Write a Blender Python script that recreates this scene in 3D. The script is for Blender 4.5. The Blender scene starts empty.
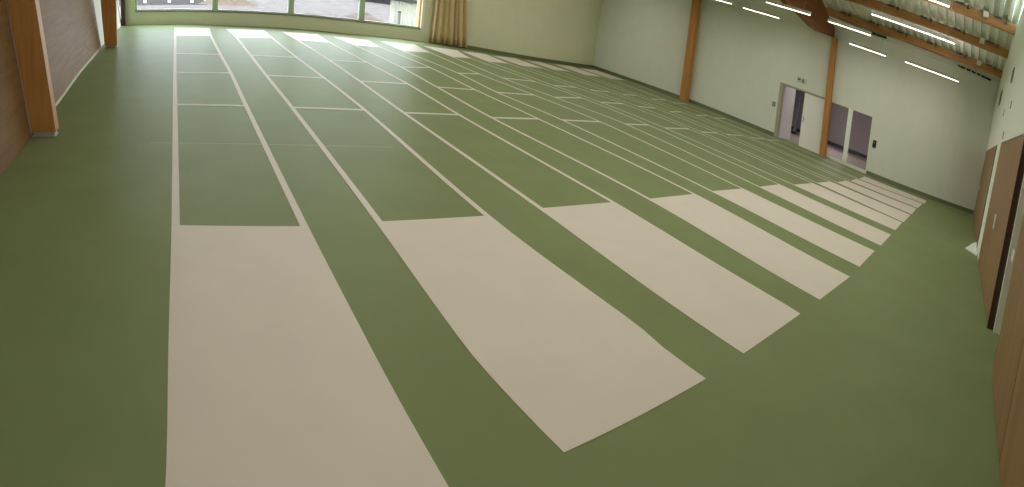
import bpy, bmesh, math, random
from mathutils import Matrix, Vector
random.seed(4)
S = bpy.context.scene
COL = S.collection

# ------------------------------------------------------------------ helpers
def lin(c):
    return tuple(((x/255)/12.92 if x/255 <= .04045 else ((x/255+.055)/1.055)**2.4) for x in c)

def mat(name, rgb, rough=.6, metal=0.0, noise=0.0, scale=6.0, spec=.5, bump=0.0, bscale=80, stretch=(1,1,1), rgb2=None, emit=0.0):
    m = bpy.data.materials.new(name); m.use_nodes = True
    nt = m.node_tree; b = nt.nodes['Principled BSDF']
    c = lin(rgb)
    b.inputs['Base Color'].default_value = (*c, 1)
    b.inputs['Roughness'].default_value = rough
    b.inputs['Metallic'].default_value = metal
    b.inputs['Specular IOR Level'].default_value = spec
    if noise or rgb2:
        tc = nt.nodes.new('ShaderNodeTexCoord'); mp = nt.nodes.new('ShaderNodeMapping')
        mp.inputs['Scale'].default_value = stretch
        n = nt.nodes.new('ShaderNodeTexNoise'); n.inputs['Scale'].default_value = scale; n.inputs['Detail'].default_value = 5
        r = nt.nodes.new('ShaderNodeValToRGB')
        c2 = lin(rgb2) if rgb2 else tuple(min(1, x*(1+noise)) for x in c)
        c1 = c if rgb2 else tuple(x*(1-noise) for x in c)
        r.color_ramp.elements[0].position = .3; r.color_ramp.elements[1].position = .7
        r.color_ramp.elements[0].color = (*c1, 1); r.color_ramp.elements[1].color = (*c2, 1)
        nt.links.new(tc.outputs['Object'], mp.inputs['Vector']); nt.links.new(mp.outputs['Vector'], n.inputs['Vector'])
        nt.links.new(n.outputs['Fac'], r.inputs['Fac']); nt.links.new(r.outputs['Color'], b.inputs['Base Color'])
    if bump:
        tc = nt.nodes.new('ShaderNodeTexCoord')
        n = nt.nodes.new('ShaderNodeTexNoise'); n.inputs['Scale'].default_value = bscale
        bp = nt.nodes.new('ShaderNodeBump'); bp.inputs['Strength'].default_value = bump; bp.inputs['Distance'].default_value = .01
        nt.links.new(tc.outputs['Object'], n.inputs['Vector']); nt.links.new(n.outputs['Fac'], bp.inputs['Height']); nt.links.new(bp.outputs['Normal'], b.inputs['Normal'])
    if emit:
        b.inputs['Emission Color'].default_value = (*c, 1); b.inputs['Emission Strength'].default_value = emit
    return m

def glass_mat(name, tint=(1,1,1), refl=.06):
    m = bpy.data.materials.new(name); m.use_nodes = True
    nt = m.node_tree; nt.nodes.clear()
    o = nt.nodes.new('ShaderNodeOutputMaterial'); mx = nt.nodes.new('ShaderNodeMixShader')
    t = nt.nodes.new('ShaderNodeBsdfTransparent'); g = nt.nodes.new('ShaderNodeBsdfGlossy')
    lw = nt.nodes.new('ShaderNodeFresnel'); lw.inputs['IOR'].default_value = 1.35
    t.inputs['Color'].default_value = (*tint, 1); g.inputs['Roughness'].default_value = .02
    nt.links.new(lw.outputs[0], mx.inputs[0]); nt.links.new(t.outputs[0], mx.inputs[1]); nt.links.new(g.outputs[0], mx.inputs[2]); nt.links.new(mx.outputs[0], o.inputs['Surface'])
    return m

def perforated_mat(name):
    m = mat(name, (136, 104, 70), rough=.62, rgb2=(158, 122, 80), scale=3, stretch=(1, .3, 4), spec=.2)
    nt = m.node_tree; b = nt.nodes['Principled BSDF']
    src = b.inputs['Base Color'].links[0].from_socket
    tc = nt.nodes.new('ShaderNodeTexCoord')
    sx = nt.nodes.new('ShaderNodeSeparateXYZ'); nt.links.new(tc.outputs['Object'], sx.inputs[0])
    def saw(out):
        a = nt.nodes.new('ShaderNodeMath'); a.operation = 'MULTIPLY'; a.inputs[1].default_value = 2*math.pi/.032
        s = nt.nodes.new('ShaderNodeMath'); s.operation = 'SINE'
        nt.links.new(out, a.inputs[0]); nt.links.new(a.outputs[0], s.inputs[0]); return s.outputs[0]
    p = nt.nodes.new('ShaderNodeMath'); p.operation = 'MULTIPLY'
    nt.links.new(saw(sx.outputs['Y']), p.inputs[0]); nt.links.new(saw(sx.outputs['Z']), p.inputs[1])
    g = nt.nodes.new('ShaderNodeMath'); g.operation = 'GREATER_THAN'; g.inputs[1].default_value = .45
    nt.links.new(p.outputs[0], g.inputs[0])
    mx = nt.nodes.new('ShaderNodeMixRGB'); mx.inputs[2].default_value = (*lin((46, 32, 20)), 1)
    nt.links.new(g.outputs[0], mx.inputs[0]); nt.links.new(src, mx.inputs[1]); nt.links.new(mx.outputs[0], b.inputs['Base Color'])
    return m

class MB:
    def __init__(self): self.v = []; self.f = []
    def add(self, vs, fs):
        n = len(self.v); self.v += [tuple(v) for v in vs]; self.f += [tuple(n+i for i in f) for f in fs]; return self
    def box(self, x0, x1, y0, y1, z0, z1):
        return self.hexa([(x0,y0,z0),(x1,y0,z0),(x1,y1,z0),(x0,y1,z0)], [(x0,y0,z1),(x1,y0,z1),(x1,y1,z1),(x0,y1,z1)])
    def hexa(self, b, t):
        return self.add(list(b)+list(t), [(3,2,1,0),(4,5,6,7),(0,1,5,4),(1,2,6,5),(2,3,7,6),(3,0,4,7)])
    def prism(self, poly, d):            # poly of 3-D points, extruded by vector d
        n = len(poly); p2 = [tuple(a+b for a, b in zip(p, d)) for p in poly]
        return self.add(list(poly)+p2, [tuple(range(n))[::-1], tuple(range(n, 2*n))]+[(i, (i+1) % n, n+(i+1) % n, n+i) for i in range(n)])
    def cyl(self, p, r, h, axis=2, n=12):
        a = []; c = []
        for i in range(n):
            t = 2*math.pi*i/n; u, w = r*math.cos(t), r*math.sin(t)
            d = [(0,u,w),(w,0,u),(u,w,0)][axis]; e = [0,0,0]; e[axis] = h
            a.append(tuple(p[k]+d[k] for k in range(3))); c.append(tuple(p[k]+d[k]+e[k] for k in range(3)))
        return self.add(a+c, [tuple(range(n))[::-1], tuple(range(n, 2*n))]+[(i, (i+1) % n, n+(i+1) % n, n+i) for i in range(n)])
    def onwall(self, k=0):
        """set pieces drawn against the straight line x = XR onto the wall's own plan line"""
        self.v = [(x+along(RIGHT, y+k*z, 1)-XR, y+k*z, z) for x, y, z in self.v]; return self
    def build(self, name, m, parent=None, bevel=0, smooth=False):
        me = bpy.data.meshes.new(name); me.from_pydata(self.v, [], self.f); me.update()
        bm = bmesh.new(); bm.from_mesh(me); bmesh.ops.recalc_face_normals(bm, faces=bm.faces)
        if bevel: bmesh.ops.bevel(bm, geom=list(bm.edges), offset=bevel, segments=2, affect='EDGES', profile=.5, clamp_overlap=True)
        bm.to_mesh(me); bm.free()
        if smooth:
            for p in me.polygons: p.use_smooth = True
        o = bpy.data.objects.new(name, me); COL.objects.link(o); me.materials.append(m)
        if parent is not None:
            o.parent = parent; o.matrix_parent_inverse = Matrix.Translation(parent.location).inverted()
        return o

def tag(o, label=None, cat=None, group=None, kind=None):
    if label: o['label'] = label
    if cat: o['category'] = cat
    if group: o['group'] = group
    if kind: o['kind'] = kind
    return o
def empty(name, loc, label, cat, group=None, kind=None):
    o = bpy.data.objects.new(name, None); o.location = loc; o.empty_display_size = .2; COL.objects.link(o)
    return tag(o, label, cat, group, kind)

def along(poly, x, ax=0):
    """linear interpolation of the other plan coordinate of a polyline"""
    o = 1-ax
    for a, b in zip(poly, poly[1:]):
        if a[ax] <= x <= b[ax]:
            t = (x-a[ax])/(b[ax]-a[ax]); return a[o]+t*(b[o]-a[o])
    return poly[0][o] if x < poly[0][ax] else poly[-1][o]
def slab(poly, off, z0, z1, mb=None):
    """wall-like strip along plan polyline, thickened by vector off"""
    mb = mb or MB()
    for a, b in zip(poly, poly[1:]):
        mb.hexa([(a[0],a[1],z0),(b[0],b[1],z0),(b[0]+off[0],b[1]+off[1],z0),(a[0]+off[0],a[1]+off[1],z0)],
                [(a[0],a[1],z1),(b[0],b[1],z1),(b[0]+off[0],b[1]+off[1],z1),(a[0]+off[0],a[1]+off[1],z1)])
    return mb
def sub(poly, x0, x1, ax=0, n=None):
    """part of polyline between x0 and x1"""
    xs = [x0]+[p[ax] for p in poly if x0+1e-4 < p[ax] < x1-1e-4]+[x1]
    return [((x, along(poly, x, ax)) if ax == 0 else (along(poly, x, ax), x)) for x in xs]

# ------------------------------------------------------------------ materials
M = {}
M['floor'] = mat('green_floor', (129, 142, 99), rough=.5, noise=.05, scale=1.3, spec=.05)
M['white'] = mat('floor_white', (224, 215, 207), rough=.5, noise=.02, scale=2, spec=.05)
M['cross'] = mat('floor_cross_white', (216, 216, 200), rough=.5, noise=.02, spec=.05)
M['seam'] = mat('floor_seam', (136, 149, 106), rough=.55, noise=.03)
M['wall'] = mat('pale_green_paint', (231, 236, 226), rough=.75, noise=.015, scale=2)
M['wallback'] = mat('pale_green_paint_warm', (217, 220, 189), rough=.75, noise=.015, scale=2)
M['wallfront'] = mat('white_paint', (232, 237, 226), rough=.7, noise=.015)
M['cove'] = mat('green_coved_skirting', (104, 116, 82), rough=.5, noise=.04)
M['timber'] = mat('glulam', (180, 122, 66), rough=.5, rgb2=(202, 146, 86), scale=2.2, stretch=(6, 6, .6), spec=.3)
M['beam'] = mat('glulam_beam', (164, 116, 70), rough=.55, rgb2=(192, 144, 94), scale=2.0, stretch=(6, .5, 6), spec=.3)
M['beamx'] = mat('glulam_dark', (120, 70, 30), rough=.55, rgb2=(142, 88, 42), scale=2.0, stretch=(.5, 6, 6), spec=.3)
M['panel'] = perforated_mat('perforated_wood')
M['gate'] = mat('brown_board', (134, 98, 62), rough=.45, rgb2=(150, 112, 74), scale=3, stretch=(1.5, 1, .25), spec=.4)
M['darkbrown'] = mat('dark_brown', (60, 38, 24), rough=.5, noise=.1)
M['steel'] = mat('galvanised', (190, 192, 188), rough=.45, metal=.5, noise=.05)
M['deck'] = mat('deck_sheet', (222, 228, 214), rough=.5, noise=.03)
M['lampbody'] = mat('lamp_white', (214, 212, 202), rough=.4, noise=.01)
M['housing'] = mat('lamp_housing', (212, 210, 202), rough=.5, noise=.01)
M['lamp'] = mat('lamp_light', (255, 240, 218), emit=6, noise=.0)
M['fixing'] = mat('dark_fixing', (86, 78, 68), rough=.5, noise=.05)
M['black'] = mat('black_plastic', (22, 23, 22), rough=.5, noise=.05)
M['grey'] = mat('grey_plastic', (120, 122, 114), rough=.5, noise=.03)
M['frame'] = mat('frame_greygreen', (168, 186, 160), rough=.5, noise=.02)
M['framebeige'] = mat('frame_beige', (176, 172, 150), rough=.5, noise=.02)
M['doorwhite'] = mat('door_white', (252, 252, 248), rough=.45, noise=.015)
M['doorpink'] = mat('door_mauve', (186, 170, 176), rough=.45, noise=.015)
M['curtain'] = mat('curtain_beige', (206, 184, 142), rough=.85, noise=.06, scale=12, stretch=(6, 6, .4))
M['glass'] = glass_mat('clear_glass')
M['glassdark'] = glass_mat('inner_glass', (.9, .88, .9))
M['mauve'] = mat('mauve_paint', (168, 154, 156), rough=.6, noise=.03)
M['mauvefloor'] = mat('brown_grey_floor', (140, 126, 116), rough=.5, noise=.06)
M['navy'] = mat('dark_skirting', (52, 50, 62), rough=.5, noise=.05)
M['bluegrey'] = mat('blue_grey_frame', (104, 104, 116), rough=.45, noise=.04)
M['ground'] = mat('light_gravel', (92, 86, 85), rough=.9, rgb2=(70, 64, 64), scale=1.1, bump=.4, bscale=30, spec=.02)
M['asphalt'] = mat('dark_asphalt', (50, 46, 47), rough=.9, rgb2=(34, 31, 32), scale=2.0, spec=.02)
M['earth'] = mat('brown_earth', (70, 56, 47), rough=.95, rgb2=(92, 82, 75), scale=5, bump=.8, bscale=14, spec=.02)
M['shed'] = mat('white_sheet_metal', (216, 210, 214), rough=.5, noise=.02)
M['shedgap'] = mat('shed_roof', (60, 58, 60), rough=.6, noise=.05)
M['signgreen'] = mat('sign_green', (18, 104, 66), rough=.4, noise=.02)
M['signwhite'] = mat('sign_white', (206, 214, 196), rough=.4, noise=.01)
M['larch'] = mat('orange_larch', (222, 160, 108), rough=.6, noise=.08, scale=4, stretch=(5, 5, .5))
M['reveal'] = mat('white_reveal', (240, 240, 232), rough=.6, noise=.01)

# ------------------------------------------------------------------ plan lines
BACK = [(-2.75,23.75),(-.61,23.68),(1.27,23.5),(4,23.35),(5.44,23.27),(7.24,22.88),(10.2,22.75),(12.1,22.65),(14.5,22.02),(16.8,21.72),(18.5,21.78),(20.5,22.25),(22.5,22.7),(24.36,23.36)]
LEFT = [(-2.25,-.9),(-2.35,6.0),(-2.40,8.0),(-2.47,9.9),(-2.60,12.65),(-2.67,16.3),(-2.72,23.9)]      # (x, y)
FRONT = [(-2.5,-.73),(4.6,-.715),(8.4,-.70),(13.5,-.575),(25.45,-.41)]
XR = 25.06
RIGHT = [(25.45,-.41),(24.75,1.5),(24.4,3.5),(24.35,5.1),(24.76,10.4),(25.1,13.5),(25.25,16.5),(25.0,18.2),(24.64,20.64),(24.36,23.36)]   # the wall with doors, (x, y)
def smooth(P, ax, n=5):
    """gentle curve through a plan polyline"""
    out = []; o = 1-ax
    for i in range(len(P)-1):
        a, b = P[i], P[i+1]; h = b[ax]-a[ax]
        s = lambda j: ((P[j+1][o]-P[j-1][o])/(P[j+1][ax]-P[j-1][ax]) if 0 < j < len(P)-1 else (b[o]-a[o])/h)
        m0, m1 = s(i)*h, s(i+1)*h
        for k in range(n):
            t = k/n; v = (2*t**3-3*t*t+1)*a[o]+(t**3-2*t*t+t)*m0+(-2*t**3+3*t*t)*b[o]+(t**3-t*t)*m1
            u = a[ax]+t*h; out.append((u, v) if ax == 0 else (v, u))
    return out+[P[-1]]
RIGHT = smooth(RIGHT, 1); BACK = smooth(BACK, 0)
def lean(z): return -.19*min(z, 1.7) - .06*max(0, z-1.7)
def roof(x): return (4.9+.1*(24-x) if x > 11.2 else 6.18-.1*(11.2-x))       # underside of the purlins
DECK = .27

# ------------------------------------------------------------------ floor and lanes
fl = MB()
outline = [(x, y) for x, y in BACK] + [(25.3, 23.0), (25.3, -1.3), (-2.6, -1.3)]
fl.add([(-4, -2.2, 0), (25.45, -2.2, 0), (25.45, 24.2, 0), (-4, 24.2, 0)], [(0, 1, 2, 3)])
fl.add([(-4, -2.2, -.15), (25.45, -2.2, -.15), (25.45, 24.2, -.15), (-4, 24.2, -.15)], [(3, 2, 1, 0)])
floor = tag(fl.build('floor', M['floor']), 'green sports hall floor under the white marked lanes', 'floor', kind='structure')
sm = MB(); pts = [(-.47,7.33),(1.0,7.28),(2.4,7.22),(3.3,7.2)]
for (a, b), (c, d) in zip(pts, pts[1:]): sm.add([(a,b-.02,.0012),(c,d-.02,.0012),(c,d+.02,.0012),(a,b+.02,.0012)], [(0,1,2,3)])
tag(sm.build('seam_line', M['seam'], floor), 'faint pale seam line')

LANES = [
 (((-.10,1.77),(-.08,2.15),(-.09,3.15),(-.10,4.83),(-.16,9.51),(-.20,12.58),(-.23,15.45),(-.27,19.49),(-.30,22.27)), ((1.36,1.71),(1.35,1.96),(1.33,2.51),(1.32,3.01),(1.30,4.76),(1.28,9.45),(1.28,12.55),(1.23,15.32),(1.19,19.54),(1.22,22.18))),
 (((2.10,1.81),(2.06,2.19),(2.02,2.67),(2.02,3.06),(2.06,4.80),(2.08,9.39),(2.06,12.34),(2.06,15.32),(2.04,19.16),(1.93,21.99)), ((3.61,1.71),(3.62,2.21),(3.66,2.52),(3.56,4.78),(3.66,9.37),(3.63,12.30),(3.57,15.23),(3.55,19.40),(3.59,22.01))),
 (((4.27,1.69),(4.31,2.46),(4.41,4.87),(4.40,9.29),(4.45,12.15),(4.48,15.07),(4.42,19.16),(4.29,21.75)), ((5.72,1.64),(5.77,1.91),(5.93,3.76),(5.96,4.33),(5.98,4.87),(5.86,9.35),(5.93,12.21),(5.84,15.10),(5.79,19.07),(5.88,21.50))),
 (((6.42,1.62),(6.82,4.87),(6.60,9.28),(6.68,12.09),(6.78,14.77),(6.66,18.79),(6.45,21.16)), ((7.91,1.58),(8.39,4.89),(8.23,9.44),(8.08,12.17),(8.16,15.18),(7.88,19.03),(8.04,21.05))),
 (((8.67,1.60),(9.07,4.93),(9.02,9.52),(8.73,12.12),(8.86,14.66),(8.59,18.50),(8.59,21.02)), ((10.22,1.64),(10.54,4.91),(10.74,9.66),(10.39,12.29),(10.02,14.96),(10.12,18.96),(10.35,21.05))),
 (((10.89,1.64),(11.40,4.91),(11.78,9.67),(11.21,12.33),(10.79,14.71),(10.83,18.43),(10.73,21.02)), ((12.49,1.68),(12.84,4.93),(13.23,9.82),(13.04,12.78),(12.54,14.86),(12.04,18.77),(12.56,20.97))),
 (((13.28,1.70),(13.58,4.82),(13.83,9.65),(13.59,12.46),(13.12,14.55),(12.66,18.47),(12.75,20.91)), ((14.88,1.75),(15.26,4.78),(15.73,9.85),(15.29,12.72),(14.70,14.83),(14.12,18.77),(14.29,21.09))),
 (((15.03,1.73),(15.62,4.76),(16.13,9.61),(16.04,12.63),(15.40,14.79),(14.76,18.78),(14.52,20.84)), ((17.00,1.77),(17.13,4.75),(17.60,9.69),(17.50,12.78),(16.92,14.94),(16.36,18.92),(16.30,21.30))),
 (((17.25,1.76),(17.54,4.62),(18.17,9.63),(18.18,12.55),(17.68,14.93),(17.17,19.14),(16.79,21.08)), ((19.19,1.83),(19.05,4.65),(19.87,9.67),(19.53,12.78),(19.14,15.22),(18.75,19.49),(18.13,21.39))),
 (((19.46,1.81),(19.47,4.60),(20.24,9.51),(20.40,12.57),(19.94,14.96),(19.48,19.18),(19.30,21.57)), ((21.45,1.83),(20.98,4.69),(21.89,9.53),(22.20,12.93),(21.79,15.37),(21.38,19.64),(21.10,22.08))),
 (((21.72,1.77),(21.25,4.66),(22.00,9.45),(22.20,12.6),(21.80,14.95),(21.99,19.58),(21.48,21.72)), ((23.21,1.83),(23.04,4.80),(23.75,9.50),(24.05,12.9),(23.75,15.27),(24.01,20.09),(23.82,22.47))),
]
KEYS_L = [4.8, 9.45, 12.4, 15.0, 19.2]
def dense(e, y0, y1, step=.5):
    """smooth edge samples between y0 and y1 (Catmull-Rom in y)"""
    e = sorted(e, key=lambda q: q[1])
    def X(y):
        for i in range(len(e)-1):
            if e[i][1] <= y <= e[i+1][1]:
                x0, ya = e[i]; x1, yb = e[i+1]; h = yb-ya; t = (y-ya)/h
                s = lambda j: ((e[j+1][0]-e[j-1][0])/(e[j+1][1]-e[j-1][1]) if 0 < j < len(e)-1 else (x1-x0)/h)
                m0, m1 = s(i)*h, s(i+1)*h
                return (2*t**3-3*t*t+1)*x0+(t**3-2*t*t+t)*m0+(-2*t**3+3*t*t)*x1+(t**3-t*t)*m1
        return e[0][0] if y < e[0][1] else e[-1][0]
    n = max(2, int(abs(y1-y0)/step)+1)
    return [(X(y0+(y1-y0)*i/(n-1)), y0+(y1-y0)*i/(n-1)) for i in range(n)]
def near_y(e, y): return min((q[1] for q in e), key=lambda v: abs(v-y))
LW = .085; Z = .0025
def strip(mb, A, B, z):
    n = len(A)
    mb.add([(x, y, z) for x, y in A]+[(x, y, z) for x, y in B], [(i, i+1, n+i+1, n+i) for i in range(n-1)])
ORD = ['first', 'second', 'third', 'fourth', 'fifth', 'middle sixth', 'seventh', 'eighth', 'ninth', 'tenth', 'eleventh']
for i, (L, Rr) in enumerate(LANES):
    lab = '%s white-outlined floor lane counted from the brown left wall' % ORD[i]
    if i == 0: lab = 'white-outlined floor lane nearest the brown panelled wall with timber columns'
    if i == 10: lab = 'white-outlined floor lane running closest along the wall with doors'
    yl = [L[0][1]]+[near_y(L, k) for k in KEYS_L]+[L[-1][1]]
    yr = [Rr[0][1]]+[near_y(Rr, k) for k in KEYS_L]+[Rr[-1][1]]
    root = empty('court_lane', (L[0][0], L[0][1], 0), lab, 'floor marking', 'white-ended lanes marked on the green floor', 'thing')
    for a, b in ((0, 1), (5, 6)):
        mb = MB(); n = 14
        A = dense(L, yl[a], yl[b]); B = dense(Rr, yr[a], yr[b])
        A = [dense(L, yl[a]+(yl[b]-yl[a])*k/(n-1), 99)[0] for k in range(n)]
        B = [dense(Rr, yr[a]+(yr[b]-yr[a])*k/(n-1), 99)[0] for k in range(n)]
        strip(mb, A, B, Z); mb.build('end_zone', M['white'], root)
    for e, ys, sgn in ((L, yl, 1), (Rr, yr, -1)):
        A = dense(e, ys[1], ys[5], .3); mb = MB(); strip(mb, A, [(x+sgn*LW, y) for x, y in A], Z); mb.build('side_line', M['white'], root)
    for k in (2, 3, 4):
        a = dense(L, yl[k], 99)[0]; b = dense(Rr, yr[k], 99)[0]; w = [0, 0, .055, .06, .065][k]
        mb = MB().add([(a[0]+LW, a[1]-w, Z), (b[0]-LW, b[1]-w, Z), (b[0]-LW, b[1]+w, Z), (a[0]+LW, a[1]+w, Z)], [(0,1,2,3)])
        mb.build('cross_line', M['cross'], root)

# ------------------------------------------------------------------ back wall, window, curtain
WX0, WX1, SILL, HEAD, TOPZ = -2.12, 11.42, .44, 2.95, 6.6
wb = MB()
slab(sub(BACK, -2.75, WX0), (0, .35), 0, TOPZ, wb)
slab(sub(BACK, WX0, WX1), (0, .35), 0, SILL, wb)
slab(sub(BACK, WX0, WX1), (0, .35), HEAD, TOPZ, wb)
slab(sub(BACK, WX1, 24.36)+[(24.7,23.4)], (0, .35), 0, TOPZ, wb)
tag(wb.build('wall_back', M['wallback']), 'pale green end wall with the wide window and beige curtain', 'wall', kind='structure')
cv = slab([(x, y-.03) for x, y in sub(BACK, 13.5, 24.36)], (0, .03), 0, .13)
tag(cv.build('baseboard_back', M['cove']), 'dark green coved skirting below the plain end wall', 'skirting', kind='structure')
win = empty('window_1', (4.7, 23.2, SILL), 'wide window of four panes looking onto a gravel yard', 'window', None, 'structure')
wp = sub(BACK, WX0, WX1)
fb = MB()
slab([(x, y+.06) for x, y in wp], (0, .09), SILL, SILL+.05, fb)
slab([(x, y+.06) for x, y in wp], (0, .09), HEAD-.09, HEAD, fb)
yy = along(BACK, WX0); fb.box(WX0, WX0+.08, yy+.06, yy+.15, SILL, HEAD)
fb.build('window_frame', M['frame'], win)
sb = slab([(x, y-.03) for x, y in wp], (0, .4), SILL-.03, SILL+.006); sb.build('window_sill', mat('sill_grey_brown', (140, 128, 104), rough=.5, noise=.05), win)
yy = along(BACK, WX1)
MB().box(WX1-.1, WX1-.005, yy+.13, yy+.45, SILL-.05, HEAD).build('timber_jamb', M['larch'], win)
MB().box(WX1-.012, WX1+.13, yy-.015, yy+.14, SILL-.06, HEAD).build('white_jamb', M['reveal'], win)
mx = [1.54, 5.04, 8.33]
for x in mx:
    y = along(BACK, x); MB().box(x-.13, x+.13, y-.0, y+.2, SILL, HEAD).build('mullion', M['frame'], win, bevel=.01)
ed = [WX0+.08]+[v for x in mx for v in (x-.13, x+.13)]+[WX1-.1]
for a, b in zip(ed[::2], ed[1::2]):
    ya, yb = along(BACK, a)+.1, along(BACK, b)+.1
    MB().add([(a, ya, SILL+.05), (b, yb, SILL+.05), (b, yb, HEAD-.09), (a, ya, HEAD-.09)], [(0,1,2,3)]).build('pane', M['glass'], win)
# dark corner post
MB().box(-2.755, -2.57, 23.45, 23.70, 0, 4.8).build('corner_post', M['darkbrown'])
tag(bpy.data.objects['corner_post'], 'dark brown upright post in the corner beside the window', 'post', kind='thing')
# curtain
cu = MB(); n = 150; c0, c1 = 11.78, 13.78; rows = 14
g = []
for j in range(rows+1):
    z = .04+4.9*j/rows; k = j/rows; row = []
    for i in range(n+1):
        t = i/n; ph = 2*math.pi*7*(t+.02*math.sin(9*t)); amp = .11*(1-.25*k)
        x = c0+(c1-c0)*t+.05*math.sin(ph*.5+1)-(.23*t-.06)*min(z, 1.9)
        y = along(BACK, min(c0+(c1-c0)*t, 25))-.24+amp*math.sin(ph)+.02*math.sin(3*ph+z)
        row.append((x, y, z))
    g += row
w = n+1
cu.add(g, [(j*w+i, j*w+i+1, (j+1)*w+i+1, (j+1)*w+i) for j in range(rows) for i in range(n)])
co = cu.build('curtain', M['curtain'], smooth=True); tag(co, 'long beige pleated curtain hanging beside the window', 'curtain', kind='thing')
sol = co.modifiers.new('thick', 'SOLIDIFY'); sol.thickness = .008

# ------------------------------------------------------------------ left wall, panels, columns
def leftwall(mb, y0, y1, off0, off1, z0, z1):
    pl = sub(LEFT, y0, y1, ax=1)
    zs = [z0]+[z for z in (1.7,) if z0 < z < z1]+[z1]
    for za, zb in zip(zs, zs[1:]):
        for a, b in zip(pl, pl[1:]):
            mb.hexa([(a[0]+off0+lean(za), a[1], za), (a[0]+off1+lean(za), a[1], za), (b[0]+off1+lean(za), b[1], za), (b[0]+off0+lean(za), b[1], za)],
                    [(a[0]+off0+lean(zb), a[1], zb), (a[0]+off1+lean(zb), a[1], zb), (b[0]+off1+lean(zb), b[1], zb), (b[0]+off0+lean(zb), b[1], zb)])
    return mb
tag(leftwall(MB(), -.9, 23.9, -.35, -.04, 0, 5.6).build('wall_left', M['wall']), 'pale side wall behind the brown panels and timber columns', 'wall', kind='structure')
tag(leftwall(MB(), -.68, 7.64, -.038, 0, .01, 5.0).build('acoustic_panel', M['panel']), 'perforated brown wood wall panel in front of the nearer left column', 'wall panel', 'perforated wall panels', 'thing')
tag(leftwall(MB(), 7.88, 16.88, -.038, 0, .045, 5.0).build('acoustic_panel', M['panel']), 'brown wood wall panel between the two left timber columns', 'wall panel', 'perforated wall panels', 'thing')
tag(leftwall(MB(), 7.88, 16.88, -.038, .02, 0, .045).build('baseboard_left', mat('pale_skirting', (176, 164, 128), rough=.5, noise=.02)), 'thin pale skirting strip under the brown panel', 'skirting', kind='structure')
def column(b, t, label, mid=()):
    """b, t: four plan corners at bottom and top"""
    r = empty('timber_column', b[0][:2]+(0,), label, 'column', 'glued timber columns along the side walls', 'thing')
    mb = MB()
    for q0, q1 in zip([b]+list(mid), list(mid)+[t]): mb.hexa(q0, q1)
    mb.build('shaft', M['timber'], r)
    cx = sum(q[0] for q in b)/4; cy = sum(q[1] for q in b)/4
    f = lambda q, s, z: (cx+(q[0]-cx)*s, cy+(q[1]-cy)*s, z)
    MB().hexa([f(q, 1.0, .004) for q in b], [f(q, 1.0, .012) for q in b]).hexa([f(q, .86, .012) for q in b], [f(q, .86, b[0][2]) for q in b]).build('column_shoe', M['steel'], r)
def q4(x0, x1, y0, y1, z): return [(x0,y0,z),(x1,y0,z),(x1,y1,z),(x0,y1,z)]
column(q4(-2.39,-1.985,7.65,7.86,.06), q4(-2.84,-2.40,7.65,7.86,4.1), 'broad orange timber column nearest the viewer against the brown wall', [q4(-2.70,-2.24,7.65,7.86,1.7)])
column(q4(-2.56,-2.14,16.9,17.15,.04), q4(-2.92,-2.16,16.9,17.15,4.1), 'smaller far timber column standing beside the window end of the brown wall')
column([(24.2,7.22,.02),(24.46,7.22,.02),(24.46,7.53,.02),(24.2,7.53,.02)], [(24.2,7.74,4.25),(24.46,7.74,4.25),(24.46,8.0,4.25),(24.2,8.0,4.25)], 'slim timber column between the white double door and the glazed screen')
column([(24.66,16.02,.02),(25.0,16.02,.02),(25.0,16.47,.02),(24.66,16.47,.02)], [(24.66,16.26,4.4),(25.0,16.26,4.4),(25.0,16.70,4.4),(24.66,16.70,4.4)], 'orange timber column standing alone on the long pale wall near the corner')

# ------------------------------------------------------------------ right wall with door and glazed screen
DY0, DY1, DZ = 7.52, 10.32, 2.07
GY0, GY1, GZ = 5.05, 7.40, 2.06
wr = MB(); T = .24
def wallbox(mb, x0, x1, y0, y1, z0, z1):
    ysq = [y0]+[q[1] for q in RIGHT if y0+.01 < q[1] < y1-.01]+[y1]
    for a, b in zip(ysq, ysq[1:]): mb.box(x0, x1, a, b, z0, z1)
    return mb
SH = .085                                                    # the openings lean by this much per metre
for (y0, k0), (y1, k1), z0, z1 in (((-1.3, 0), (GY0, SH), 0, 5.3), ((GY0, SH), (GY1, SH), GZ, 5.3), ((GY1, SH), (DY0, SH), 0, 5.3), ((DY0, SH), (DY1, SH), DZ, 5.3), ((DY1, SH), (23.36, 0), 0, 5.3)):
    ysq = [(y0, k0)]+[(q[1], 0) for q in RIGHT if y0+.5 < q[1] < y1-.5]+[(y1, k1)]
    for (a, ka), (b, kb) in zip(ysq, ysq[1:]):
        wr.hexa([(XR,a+ka*z0,z0),(XR+T,a+ka*z0,z0),(XR+T,b+kb*z0,z0),(XR,b+kb*z0,z0)], [(XR,a+ka*z1,z1),(XR+T,a+ka*z1,z1),(XR+T,b+kb*z1,z1),(XR,b+kb*z1,z1)])
tag(wr.onwall().build('wall_right', M['wall']), 'long pale wall with the double door and the glazed screen', 'wall', kind='structure')
cv = MB()
for a, b in ((-.4, GY0), (DY1, 23.34)):
  ysq = [a]+[q[1] for q in RIGHT if a+.01 < q[1] < b-.01]+[b]
  for y0, y1 in zip(ysq, ysq[1:]): cv.hexa([(XR-.05,y0,.002),(XR,y0,.002),(XR,y1,.002),(XR-.05,y1,.002)], [(XR-.012,y0,.13),(XR,y0,.13),(XR,y1,.13),(XR-.012,y1,.13)])
tag(cv.onwall().build('baseboard_right', M['cove']), 'dark green coved skirting along the wall with doors', 'skirting', kind='structure')
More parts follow.
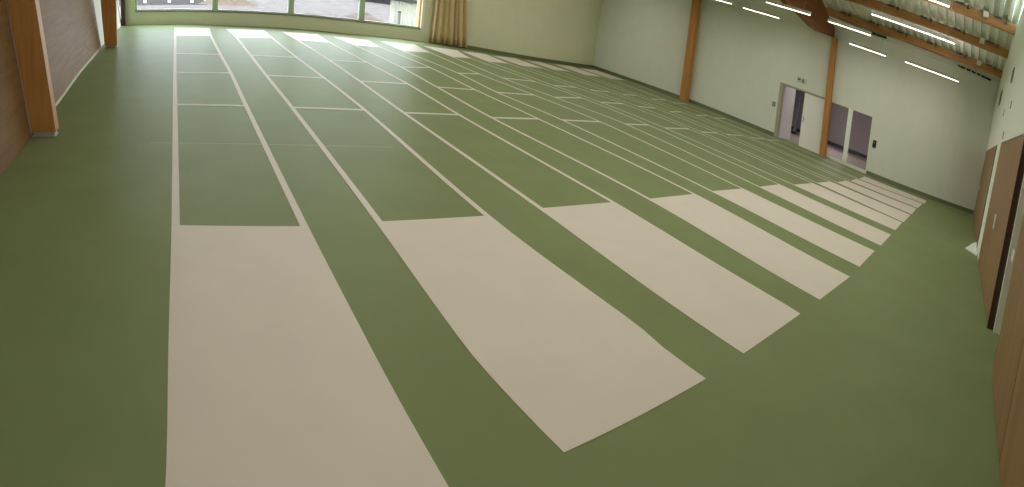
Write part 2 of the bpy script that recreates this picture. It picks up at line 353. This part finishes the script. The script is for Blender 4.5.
wallbox(MB(), XR-.10, XR-.002, -.38, 7.8, 4.76, 4.91).onwall().build('trim_1', M['wallfront']); tag(bpy.data.objects['trim_1'], 'pale ledge along the top of the wall under the purlin', 'trim', kind='structure')
# dashed black vent slots on top of the wall
for (y0, y1, lab) in ((5.3, 7.83, 'black slotted vent strip on the wall top beside the timber frame'), (.02, 1.72, 'black slotted vent strip on the wall top near the corner')):
    r = empty('vent_strip', (XR-.11, y0, 4.9), lab, 'vent', 'slotted vents under the roof', 'thing')
    MB().box(XR-.125, XR-.105, y0, y1, 4.80, 4.88).onwall().build('backing', M['grey'], r)
    yv = y0+.02
    while yv < y1-.2:
        MB().box(XR-.145, XR-.12, yv, yv+.2, 4.81, 4.87).onwall().build('slot', M['black'], r); yv += .26
# double door
d = empty('door_1', (XR, 9.05, 0), 'white double door with one leaf standing open', 'door', None, 'structure')
f = MB(); f.box(XR-.02, XR+T+.02, DY1-.20, DY1, 0, DZ); f.box(XR-.02, XR+T+.02, DY0, DY1-.20, DZ-.06, DZ); f.box(XR-.02, XR+T+.02, DY0, DY0+.05, 0, DZ-.06)
f.onwall(SH).build('door_frame', M['framebeige'], d)
lf = MB().box(XR+.02, XR+.07, DY0+.06, 8.84, .012, DZ-.07).onwall(SH).build('door_leaf', M['doorwhite'], d, bevel=.006); lf['label'] = 'closed white leaf'
h = MB(); h.box(XR+.012, XR+.024, 8.72, 8.77, .92, 1.14); h.cyl((XR-.035, 8.745, 1.05), .011, .05, axis=0); h.box(XR-.045, XR-.025, 8.64, 8.76, 1.035, 1.06)
h.onwall(SH).build('door_handle', M['steel'], lf)
lf = MB().hexa([(XR+.06,10.06,.012),(XR+1.30,9.88,.012),(XR+1.30,9.93,.012),(XR+.06,10.11,.012)], [(XR+.06,10.06,DZ-.07),(XR+1.30,9.88,DZ-.07),(XR+1.30,9.93,DZ-.07),(XR+.06,10.11,DZ-.07)]).onwall(SH).build('door_leaf', M['doorpink'], d); lf['label'] = 'open leaf swung into the lobby'
h = MB(); h.box(XR+1.14, XR+1.19, 9.88, 9.90, .92, 1.14); h.box(XR+1.05, XR+1.18, 9.83, 9.85, 1.035, 1.06); h.cyl((XR+1.165, 9.835, 1.05), .011, .06, axis=1)
h.onwall(SH).build('door_handle', M['steel'], lf)
# glazed screen
g = empty('window_2', (XR, 6.2, 0), 'glazed screen of two tall panes beside the slim timber column', 'window', None, 'structure')
f = MB()
f.box(XR-.01, XR+.1, GY0, GY0+.05, 0, GZ); f.box(XR-.01, XR+.1, GY1-.05, GY1, 0, GZ); f.box(XR-.01, XR+.1, GY0+.05, GY1-.05, GZ-.05, GZ); f.box(XR-.01, XR+.1, GY0+.05, GY1-.05, 0, .11)
f.onwall(SH).build('window_frame', M['wallfront'], g)
MB().box(XR-.02, XR+.1, 6.14, 6.36, .11, GZ-.05).onwall(SH).build('mullion', M['doorwhite'], g)
for a, b in ((GY0+.05, 6.14), (6.36, GY1-.05)):
    MB().box(XR+.04, XR+.055, a, b, .11, GZ-.05).onwall(SH).build('pane', M['glassdark'], g)
# exit sign
sg = empty('exit_sign', (XR, 9.300, 2.38), 'small green and white exit sign above the double door', 'sign', None, 'thing')
MB().box(XR-.03, XR-.001, 9.050, 9.570, 2.28, 2.48).onwall().build('sign_plate', M['signwhite'], sg, bevel=.004)
def yz(poly): return [(XR-.034, y, z) for y, z in poly]
MB().prism(yz([(9.540,2.40),(9.450,2.46),(9.450,2.42),(9.350,2.42),(9.350,2.38),(9.450,2.38),(9.450,2.34)]), (.003,0,0)).onwall().build('arrow', M['signgreen'], sg)
mm = MB(); mm.cyl((XR-.034, 9.225, 2.445), .022, .003, axis=0)
mm.prism(yz([(9.250,2.42),(9.190,2.42),(9.180,2.36),(9.230,2.355)]), (.003,0,0)); mm.prism(yz([(9.230,2.36),(9.290,2.31),(9.270,2.295),(9.200,2.35)]), (.003,0,0))
mm.prism(yz([(9.195,2.36),(9.150,2.33),(9.140,2.295),(9.160,2.295),(9.175,2.32),(9.215,2.345)]), (.003,0,0)); mm.prism(yz([(9.250,2.415),(9.300,2.38),(9.290,2.37),(9.235,2.395)]), (.003,0,0)); mm.prism(yz([(9.195,2.42),(9.140,2.40),(9.120,2.37),(9.135,2.365),(9.150,2.385),(9.200,2.40)]), (.003,0,0))
mm.onwall().build('running_figure', M['signgreen'], sg)
s = empty('light_switch', (XR, 10.78, 1.17), 'small grey switch on the pale wall beside the double door', 'switch', None, 'thing')
MB().box(XR-.02, XR-.001, 10.55, 10.75, 1.08, 1.26).onwall().build('switch_plate', M['grey'], s, bevel=.005); MB().box(XR-.03, XR-.02, 10.60, 10.70, 1.12, 1.22).onwall().build('rocker', M['framebeige'], s)
s = empty('wall_box', (XR, 5.1, 1.12), 'small black box on the wall beside the glazed screen', 'switch box', None, 'thing')
MB().box(XR-.05, XR-.001, 4.83, 5.0, 1.0, 1.26).onwall().build('casing', M['black'], s, bevel=.008); MB().box(XR-.058, XR-.05, 4.88, 4.95, 1.14, 1.2).onwall().build('display', M['grey'], s)
# lobby behind the door and screen
lb = MB(); lb.add([(24.5,4,-.002),(34.2,4,-.002),(34.2,14,-.002),(24.5,14,-.002)], [(0,1,2,3)])
tag(lb.build('floor_lobby', M['mauvefloor']), 'greyish brown lobby floor seen through the door and screen', 'floor', kind='structure')
lw = MB(); lw.box(34.1, 34.3, 4, 14, 0, 3); lw.box(XR+T, 34.3, 13.8, 14, 0, 3); lw.box(XR+T, 34.3, 3.6, 4, 0, 3)
tag(lw.build('wall_lobby', M['mauve']), 'mauve grey lobby wall seen through the glazed screen', 'wall', kind='structure')
tag(MB().box(XR+T, 34.3, 3.6, 14, 3, 3.1).build('ceiling_lobby', M['wallfront']), 'plain pale lobby ceiling', 'ceiling', kind='structure')
tag(MB().box(34.05, 34.1, 4, 13.8, 0, .17).build('baseboard_lobby', M['navy']), 'dark skirting along the lobby wall', 'skirting', kind='structure')
d2 = empty('door_2', (31, 12.2, 0), 'blue grey glazed lobby door behind the open leaf', 'door', None, 'structure')
f = MB()
for y in (10.7, 11.45, 12.2, 12.95): f.box(30.9, 31.0, y, y+.2, 0, 2.3)
f.box(30.9, 31.0, 10.7, 13.15, 2.3, 2.45); f.box(30.9, 31.0, 10.7, 13.15, 0, .15)
f.build('door_frame', M['bluegrey'], d2)
for y in (10.9, 11.65, 12.4): MB().box(30.94, 30.95, y, y+.55, .15, 2.3).build('pane', M['glassdark'], d2)

# ------------------------------------------------------------------ near wall with big storage doors
wf = MB()
slab(sub(FRONT, -2.5, 25.45), (0, -.3), 2.36, 5.6, wf)
slab([(x, y-.42) for x, y in sub(FRONT, -2.5, 25.45)], (0, -.2), 0, 2.36, wf)
slab(sub(FRONT, 13.62, 15.40), (0, -.42), 0, 2.36, wf)
slab(sub(FRONT, -2.5, 1.2), (0, -.42), 0, 2.36, wf)
tag(wf.build('wall_front', M['wallfront']), 'white upper wall above the tall brown storage doors', 'wall', kind='structure')
def sdoor(name, poly, label, hx, hz0, hz1, seam=None):
    r = empty(name, (poly[0][0], poly[0][1], 0), label, 'storage door', 'brown storage doors in the near wall', 'structure')
    def leaf(p):
        return slab(p, (0, -.05), .012, 2.34).build('door_leaf', M['gate'], r)
    if seam is None: l = leaf(poly)
    else:
        l = leaf(sub(poly, seam+.012, poly[-1][0])); leaf(sub(poly, poly[0][0], seam-.012))
    y = along(poly, hx)
    MB().box(hx-.13, hx+.13, y, y+.035, hz0, hz1).build('door_handle', M['lampbody'], r, bevel=.008)
    return r
r = sdoor('door_3', sub(FRONT, 15.62, 25.4), 'brown storage door in the corner beside the door wall', 23.6, .95, 1.15)
MB().box(15.42, 15.6, along(FRONT, 15.5)-.06, along(FRONT, 15.5)+.015, .0, 2.36).build('edge_strip', M['darkbrown'], r)
r = sdoor('door_4', sub(FRONT, 8.30, 13.6), 'middle brown storage door with a dark edge and white handle', 10.55, .95, 1.17)
MB().box(8.22, 8.30, -.80, along(FRONT, 8.3)+.005, 0, 2.36).build('edge_strip', M['darkbrown'], r)
MB().box(8.12, 8.22, -.905, -.80, 0, 2.36).build('side_track', M['wallfront'], r)
D5 = [(1.2,-.715),(2,-.715),(4.6,-.715),(5.6,-.71),(6.2,-.715),(6.6,-.735),(7.1,-.79),(7.6,-.86),(8.0,-.93)]
sdoor('door_5', D5, 'nearest brown storage door with a seam between two leaves', 6.9, 1.0, 1.12, seam=4.5)
# folded board at the foot
s = empty('floor_board', (14.9, -.35, 0), 'white flat board lying at the foot of the brown storage doors', 'board', None, 'thing')
MB().hexa([(14.2,-.54,.004),(14.7,-.2,.004),(16.1,-.42,.004),(15.9,-.52,.004)], [(14.2,-.54,.06),(14.7,-.2,.03),(16.1,-.42,.03),(15.9,-.52,.10)]).build('board', M['wallfront'], s, bevel=.005)
# wall grilles and sockets high on the near wall
for x0, x1, z0, z1, lab in ((14.05, 14.5, 3.64, 3.93, 'dark narrow grille on the white upper near wall closer to the viewer'), (19.3, 20.3, 3.62, 4.0, 'dark narrow grille on the white upper near wall closer to the corner')):
    y = along(FRONT, (x0+x1)/2)
    r = empty('wall_grille', (x0, y, z0), lab, 'grille', 'dark grilles on the upper near wall', 'thing')
    MB().box(x0, x1, y-.01, y+.03, z0, z1).build('grille_frame', M['grey'], r)
    for k in range(6): MB().box(x0+.03, x1-.03, y+.03, y+.036, z0+.02+(z1-z0-.04)*k/6, z0+.02+(z1-z0-.04)*(k+.8)/6).build('louvre', M['black'], r)
for x, z, lab in ((12.75, 3.05, 'small grey socket on the upper near wall under the nearer grille'), (15.2, 3.07, 'small grey socket on the upper near wall between the grilles'), (13.4, 2.5, 'small grey socket just above the storage doors')):
    y = along(FRONT, x)
    r = empty('wall_socket', (x, y, z), lab, 'socket', 'small sockets on the upper near wall', 'thing')
    MB().box(x-.1, x+.1, y-.005, y+.012, z-.07, z+.07).build('socket_plate', M['grey'], r, bevel=.003); MB().cyl((x, y+.012, z), .035, .004, axis=1).build('socket_cover', M['lampbody'], r)

# ------------------------------------------------------------------ roof
dk = MB(); ys = []; y = -1.0; P = .36
prof = [(0, 0), (.12, 0), (.16, .09), (.32, .09)]
while y < 24.2:
    for a, b in prof: ys.append((y+a, b))
    y += P
xs = [25.8, 11.2, -3.8]
vs = [(x, yy, roof(x if x != 11.2 else 11.21)+DECK+b) for x in xs for yy, b in ys]; n = len(ys)
dk.add(vs, [(j*n+i, j*n+i+1, (j+1)*n+i+1, (j+1)*n+i) for j in range(2) for i in range(n-1)])
n0 = len(dk.v)
dk.add([(x, yy, roof(x if x != 11.2 else 11.21)+DECK+.25) for x in xs for yy in (-1.2, 24.4)], [(0,1,3,2),(2,3,5,4)])
tag(dk.build('ceiling', M['deck']), 'pale ribbed steel roof deck above the timber purlins', 'ceiling', kind='structure')
def haunch(y0, name, label):
    lo = [(25.0,4.30),(24.6,4.28),(22.3,4.07),(21.3,4.05),(19.9,4.12),(18.3,4.12),(17.9,4.18),(15,4.4),(11.2,4.65),(7,4.5),(2,4.3),(-2.6,4.12)]
    hi = [(-2.6,4.6),(2,5.2),(7,5.7),(11.2,6.1),(15,5.78),(18,5.42),(20.0,5.24),(21.9,5.06),(23.2,4.80),(24.73,4.52),(25.0,4.5)]
    o = MB().prism([(x, y0, z) for x, z in lo+hi], (0, .24, 0)).build(name, M['beamx'])
    return tag(o, label, 'roof beam', 'glued timber frame beams across the hall', 'thing')
haunch(8.0, 'frame_beam', 'deep dark brown frame beam meeting the slim column under the purlins')
haunch(16.72, 'frame_beam', 'far frame beam on top of the column near the corner')
PL = ['lowest timber roof purlin running just above the wall with doors', 'second timber roof purlin up from the wall with doors', 'third timber roof purlin, highest of the three in view']
for i, (x, y0) in enumerate(((24.0, -.425), (21.2, -.46), (18.62, -.50))):
    z = roof(x); r = empty('roof_purlin', (x, y0, z), PL[i], 'purlin', 'timber purlins under the roof deck', 'thing')
    MB().box(x-.08, x+.08, y0, 11.2, z, z+DECK-.01).build('beam', M['beam'], r, bevel=.008)
    for k in range(6):
        yk = y0+.35+k*1.45+.1*(i % 2)
        MB().box(x-.20, x-.085, yk, yk+.06, z+DECK-.10, z+DECK).box(x-.14, x-.085, yk+.2, yk+.5, z+DECK-.05, z+DECK).build('fixing_bracket', M['fixing'], r)
    MB().box(x-.22, x-.085, y0+1.05, y0+1.25, z+DECK-.16, z+DECK-.0).build('junction_box', M['lampbody'], r)

# ------------------------------------------------------------------ pendant strip lights
LT = [(21.85, 1.35, 3.80, 'strip light hanging lowest in front of the corner wall above the lane ends'),
      (22.25, 4.73, 6.49, 'short strip light just below the light beside the slim column top'),
      (18.34, 4.59, 6.32, 'strip light directly right of the frame beam, before the vent strip'),
      (14.68, 1.22, 3.79, 'long strip light hanging in front of the lowest two purlins'),
      (18.22, 7.00, 8.92, 'strip light crossing in front of the dark frame beam'),
      (21.45, 9.69, 11.62, 'strip light on the pale wall left of the frame beam'),
      (21.20, 12.10, 14.0, 'strip light farthest along the wall toward the lone column'),
      (11.15, 1.19, 3.7, 'strip light at the top edge beneath the highest purlin')]
for x, y0, y1, lab in LT:
    r = empty('strip_light', (x, (y0+y1)/2, 4.0), lab, 'ceiling light', 'white strip lights hanging from the roof', 'thing')
    MB().box(x-.04, x+.04, y0, y1, 4.025, 4.11).build('housing', M['housing'], r, bevel=.006)
    MB().box(x-.024, x+.024, y0+.02, y1-.02, 4.012, 4.028).build('diffuser', M['lamp'], r)
    for yy in (y0+.3, y1-.3): MB().cyl((x, yy, 4.11), .004, (roof(x)-4.115 if min(abs(x-v) for v in (24.0, 21.2, 18.62)) < .1 else roof(x)+DECK-4.11+.02), n=6).build('hanging_wire', M['steel'], r)

# ------------------------------------------------------------------ outside
tag(MB().add([(-60,23.9,-.02),(90,23.9,-.02),(90,36.6,-.02),(-60,36.6,-.02)], [(0,1,2,3)]).add([(1.9,36.6,-.02),(90,36.6,-.02),(90,160,-.02),(1.9,160,-.02)], [(0,1,2,3)]).build('ground', M['ground']), 'pale gravel yard outside the window', 'ground', kind='structure')
tag(MB().add([(-60,36.6,-.03),(1.9,36.6,-.03),(1.9,160,-.03),(-60,160,-.03)], [(0,1,2,3)]).build('road', M['asphalt']), 'dark asphalt strip beyond the gravel yard', 'road', kind='structure')
for i, x in enumerate((-2.75, -.9, .82)):
    r = empty('marker_post', (x, 39.4, -.02), ['leftmost white marker post outside on the dark asphalt', 'middle white marker post outside on the dark asphalt', 'white marker post outside closest to the first mullion'][i], 'post', 'white posts beyond the yard', 'thing')
    MB().cyl((x, 39.4, -.03), .11, 1.1, n=12).build('post', M['shed'], r); MB().cyl((x, 39.4, 1.07), .13, .05, n=12).build('post_cap', M['grey'], r)
def mound(x, y, rx, ry, h, lab, seed):
    rnd = random.Random(seed); mb = MB(); nr, na = 7, 22; v = [(x, y, h)]; fs = []
    for j in range(1, nr+1):
        for i in range(na):
            t = 2*math.pi*i/na; rr = j/nr; z = h*(math.cos(rr*math.pi)*.5+.5)*(1+.35*rnd.uniform(-1, 1))
            v.append((x+rx*rr*math.cos(t)*(1+.12*rnd.uniform(-1, 1)), y+ry*rr*math.sin(t)*(1+.12*rnd.uniform(-1, 1)), z if j < nr else -.05))
    fs += [(0, 1+i, 1+(i+1) % na) for i in range(na)]
    for j in range(nr-1):
        for i in range(na): fs.append((1+j*na+i, 1+(j+1)*na+i, 1+(j+1)*na+(i+1) % na, 1+j*na+(i+1) % na))
    o = mb.add(v, fs).build('earth_mound', M['earth'], smooth=True); tag(o, lab, 'earth mound', 'heaps of earth in the yard', 'thing')
mound(7.6, 29.6, 1.5, 1.0, .16, 'low brown earth heap outside the third window pane', 1)
mound(12.3, 33.4, 1.5, 1.4, .22, 'brown earth heap outside beside the white shed', 2)
mound(3.6, 38.6, 2.4, 2.0, .4, 'greyish rubble heap outside the second window pane', 3)
# ribbed white shed
sh = empty('shed', (12.1, 27.5, 0), 'white ribbed metal shed outside the last window pane', 'shed', None, 'thing')
mb = MB(); k = 0; x = 11.95; pr = []
while x < 16: pr += [(x, 28.0), (x+.05, 28.0), (x+.07, 28.05), (x+.13, 28.05)]; x += .15
nn = len(pr); mb.add([(a, b, 0) for a, b in pr]+[(a, b, 1.15) for a, b in pr], [(i, i+1, nn+i+1, nn+i) for i in range(nn-1)])
mb.prism([(12.0,28.06,0),(16,28.06,0),(17,30.5,0),(13.1,30.5,0)], (0,0,1.15))
mb.build('shed_wall', M['shed'], sh); MB().prism([(11.9,27.85,1.15),(16.2,27.85,1.15),(17.3,30.7,1.15),(13.15,30.7,1.15)], (0,0,.15)).build('shed_roof', M['shedgap'], sh)
bo = empty('bollard', (12.45, 27.7, 0), 'grey bollard standing in front of the white ribbed shed', 'bollard', None, 'thing')
MB().cyl((12.45, 27.7, -.02), .085, .72, n=14).build('bollard_post', M['grey'], bo); MB().cyl((12.45, 27.7, .70), .1, .05, n=14).build('bollard_cap', M['black'], bo)
# dark low wall far off
tag(MB().box(21.4, 34, 60, 60.5, -.1, 2.6).build('garden_wall', M['asphalt']), 'dark low wall far outside beyond the brown earth heap', 'wall', kind='thing')

# ------------------------------------------------------------------ light
W = bpy.data.worlds.new('overcast'); S.world = W; W.use_nodes = True
nt = W.node_tree; bg = nt.nodes['Background']
tc = nt.nodes.new('ShaderNodeTexCoord'); sx = nt.nodes.new('ShaderNodeSeparateXYZ'); rp = nt.nodes.new('ShaderNodeValToRGB')
rp.color_ramp.elements[0].position = 0; rp.color_ramp.elements[0].color = (.80, .92, .97, 1); rp.color_ramp.elements[1].position = .8; rp.color_ramp.elements[1].color = (.88, 1.0, 1.06, 1)
nt.links.new(tc.outputs['Generated'], sx.inputs[0]); nt.links.new(sx.outputs['Z'], rp.inputs[0]); nt.links.new(rp.outputs[0], bg.inputs['Color'])
bg.inputs['Strength'].default_value = 9.0
def area(name, loc, rot, sx_, sy_, power, color, portal=False):
    l = bpy.data.lights.new(name, 'AREA'); l.shape = 'RECTANGLE'; l.size = sx_; l.size_y = sy_; l.energy = power; l.color = color
    o = bpy.data.objects.new(name, l); o.location = loc; o.rotation_euler = rot; COL.objects.link(o)
    if portal: l.cycles.is_portal = True
    return o
area('window_portal', (4.7, 23.9, 1.7), (math.radians(-90), 0, 0), 13.4, 2.5, 10, (1, 1, 1), True)
area('lobby_fill', (29.5, 8.5, 2.9), (0, 0, 0), 2, 2, 120, (1, .95, .95))  # added unseen fill light that brightens the lobby
for lx in (.8, 4.4, 8.0, 11.6, 15.2, 18.8, 22.4):            # added fill lights without fixtures, raising the hall's overall brightness
    for ly in (2.5, 6.2, 10.8, 14.8, 19.2):
        if ly in (2.5, 10.8, 19.2): area('hall_fill_up', (lx, ly, 4.4), (math.pi, 0, 0), .3, 2.4, 11, (1, .93, .84))  # added upward fill that lightens the deck and upper walls
        area('hall_fill', (lx, ly, 4.3), (0, 0, 0), .3, 2.4, 25.5*(1 if lx < 10 else .9 if lx < 16 else .72), (1, .9, .8))

# ------------------------------------------------------------------ camera
cd = bpy.data.cameras.new('camera'); cam = bpy.data.objects.new('camera', cd); COL.objects.link(cam); S.camera = cam
rx, ry, rz = -0.216499439, -0.162343335, -0.636744460
Rm = Matrix.Rotation(rz, 3, 'Z') @ Matrix.Rotation(ry, 3, 'Y') @ Matrix.Rotation(rx, 3, 'X')
X, Yf, Zu = Rm.col[0], Rm.col[1], Rm.col[2]
cam.matrix_world = Matrix(((X[0], Zu[0], -Yf[0], 0), (X[1], Zu[1], -Yf[1], 0), (X[2], Zu[2], -Yf[2], 1.8), (0, 0, 0, 1)))
cd.type = 'PANO'; cd.panorama_type = 'CENTRAL_CYLINDRICAL'
cd.central_cylindrical_range_u_min = -512/505.4331; cd.central_cylindrical_range_u_max = 512/505.4331
cd.central_cylindrical_range_v_min = (163.39656-487)/708.22329; cd.central_cylindrical_range_v_max = 163.39656/708.22329
cd.central_cylindrical_radius = 1.0
cd.clip_start = .02; cd.clip_end = 500
S.view_settings.view_transform = 'Standard'; S.view_settings.look = 'None'; S.view_settings.exposure = 0.0
S.cycles.use_denoising = True
S.cycles.max_bounces = 10; S.cycles.diffuse_bounces = 6; S.cycles.transparent_max_bounces = 12
S.cycles.sample_clamp_indirect = 8
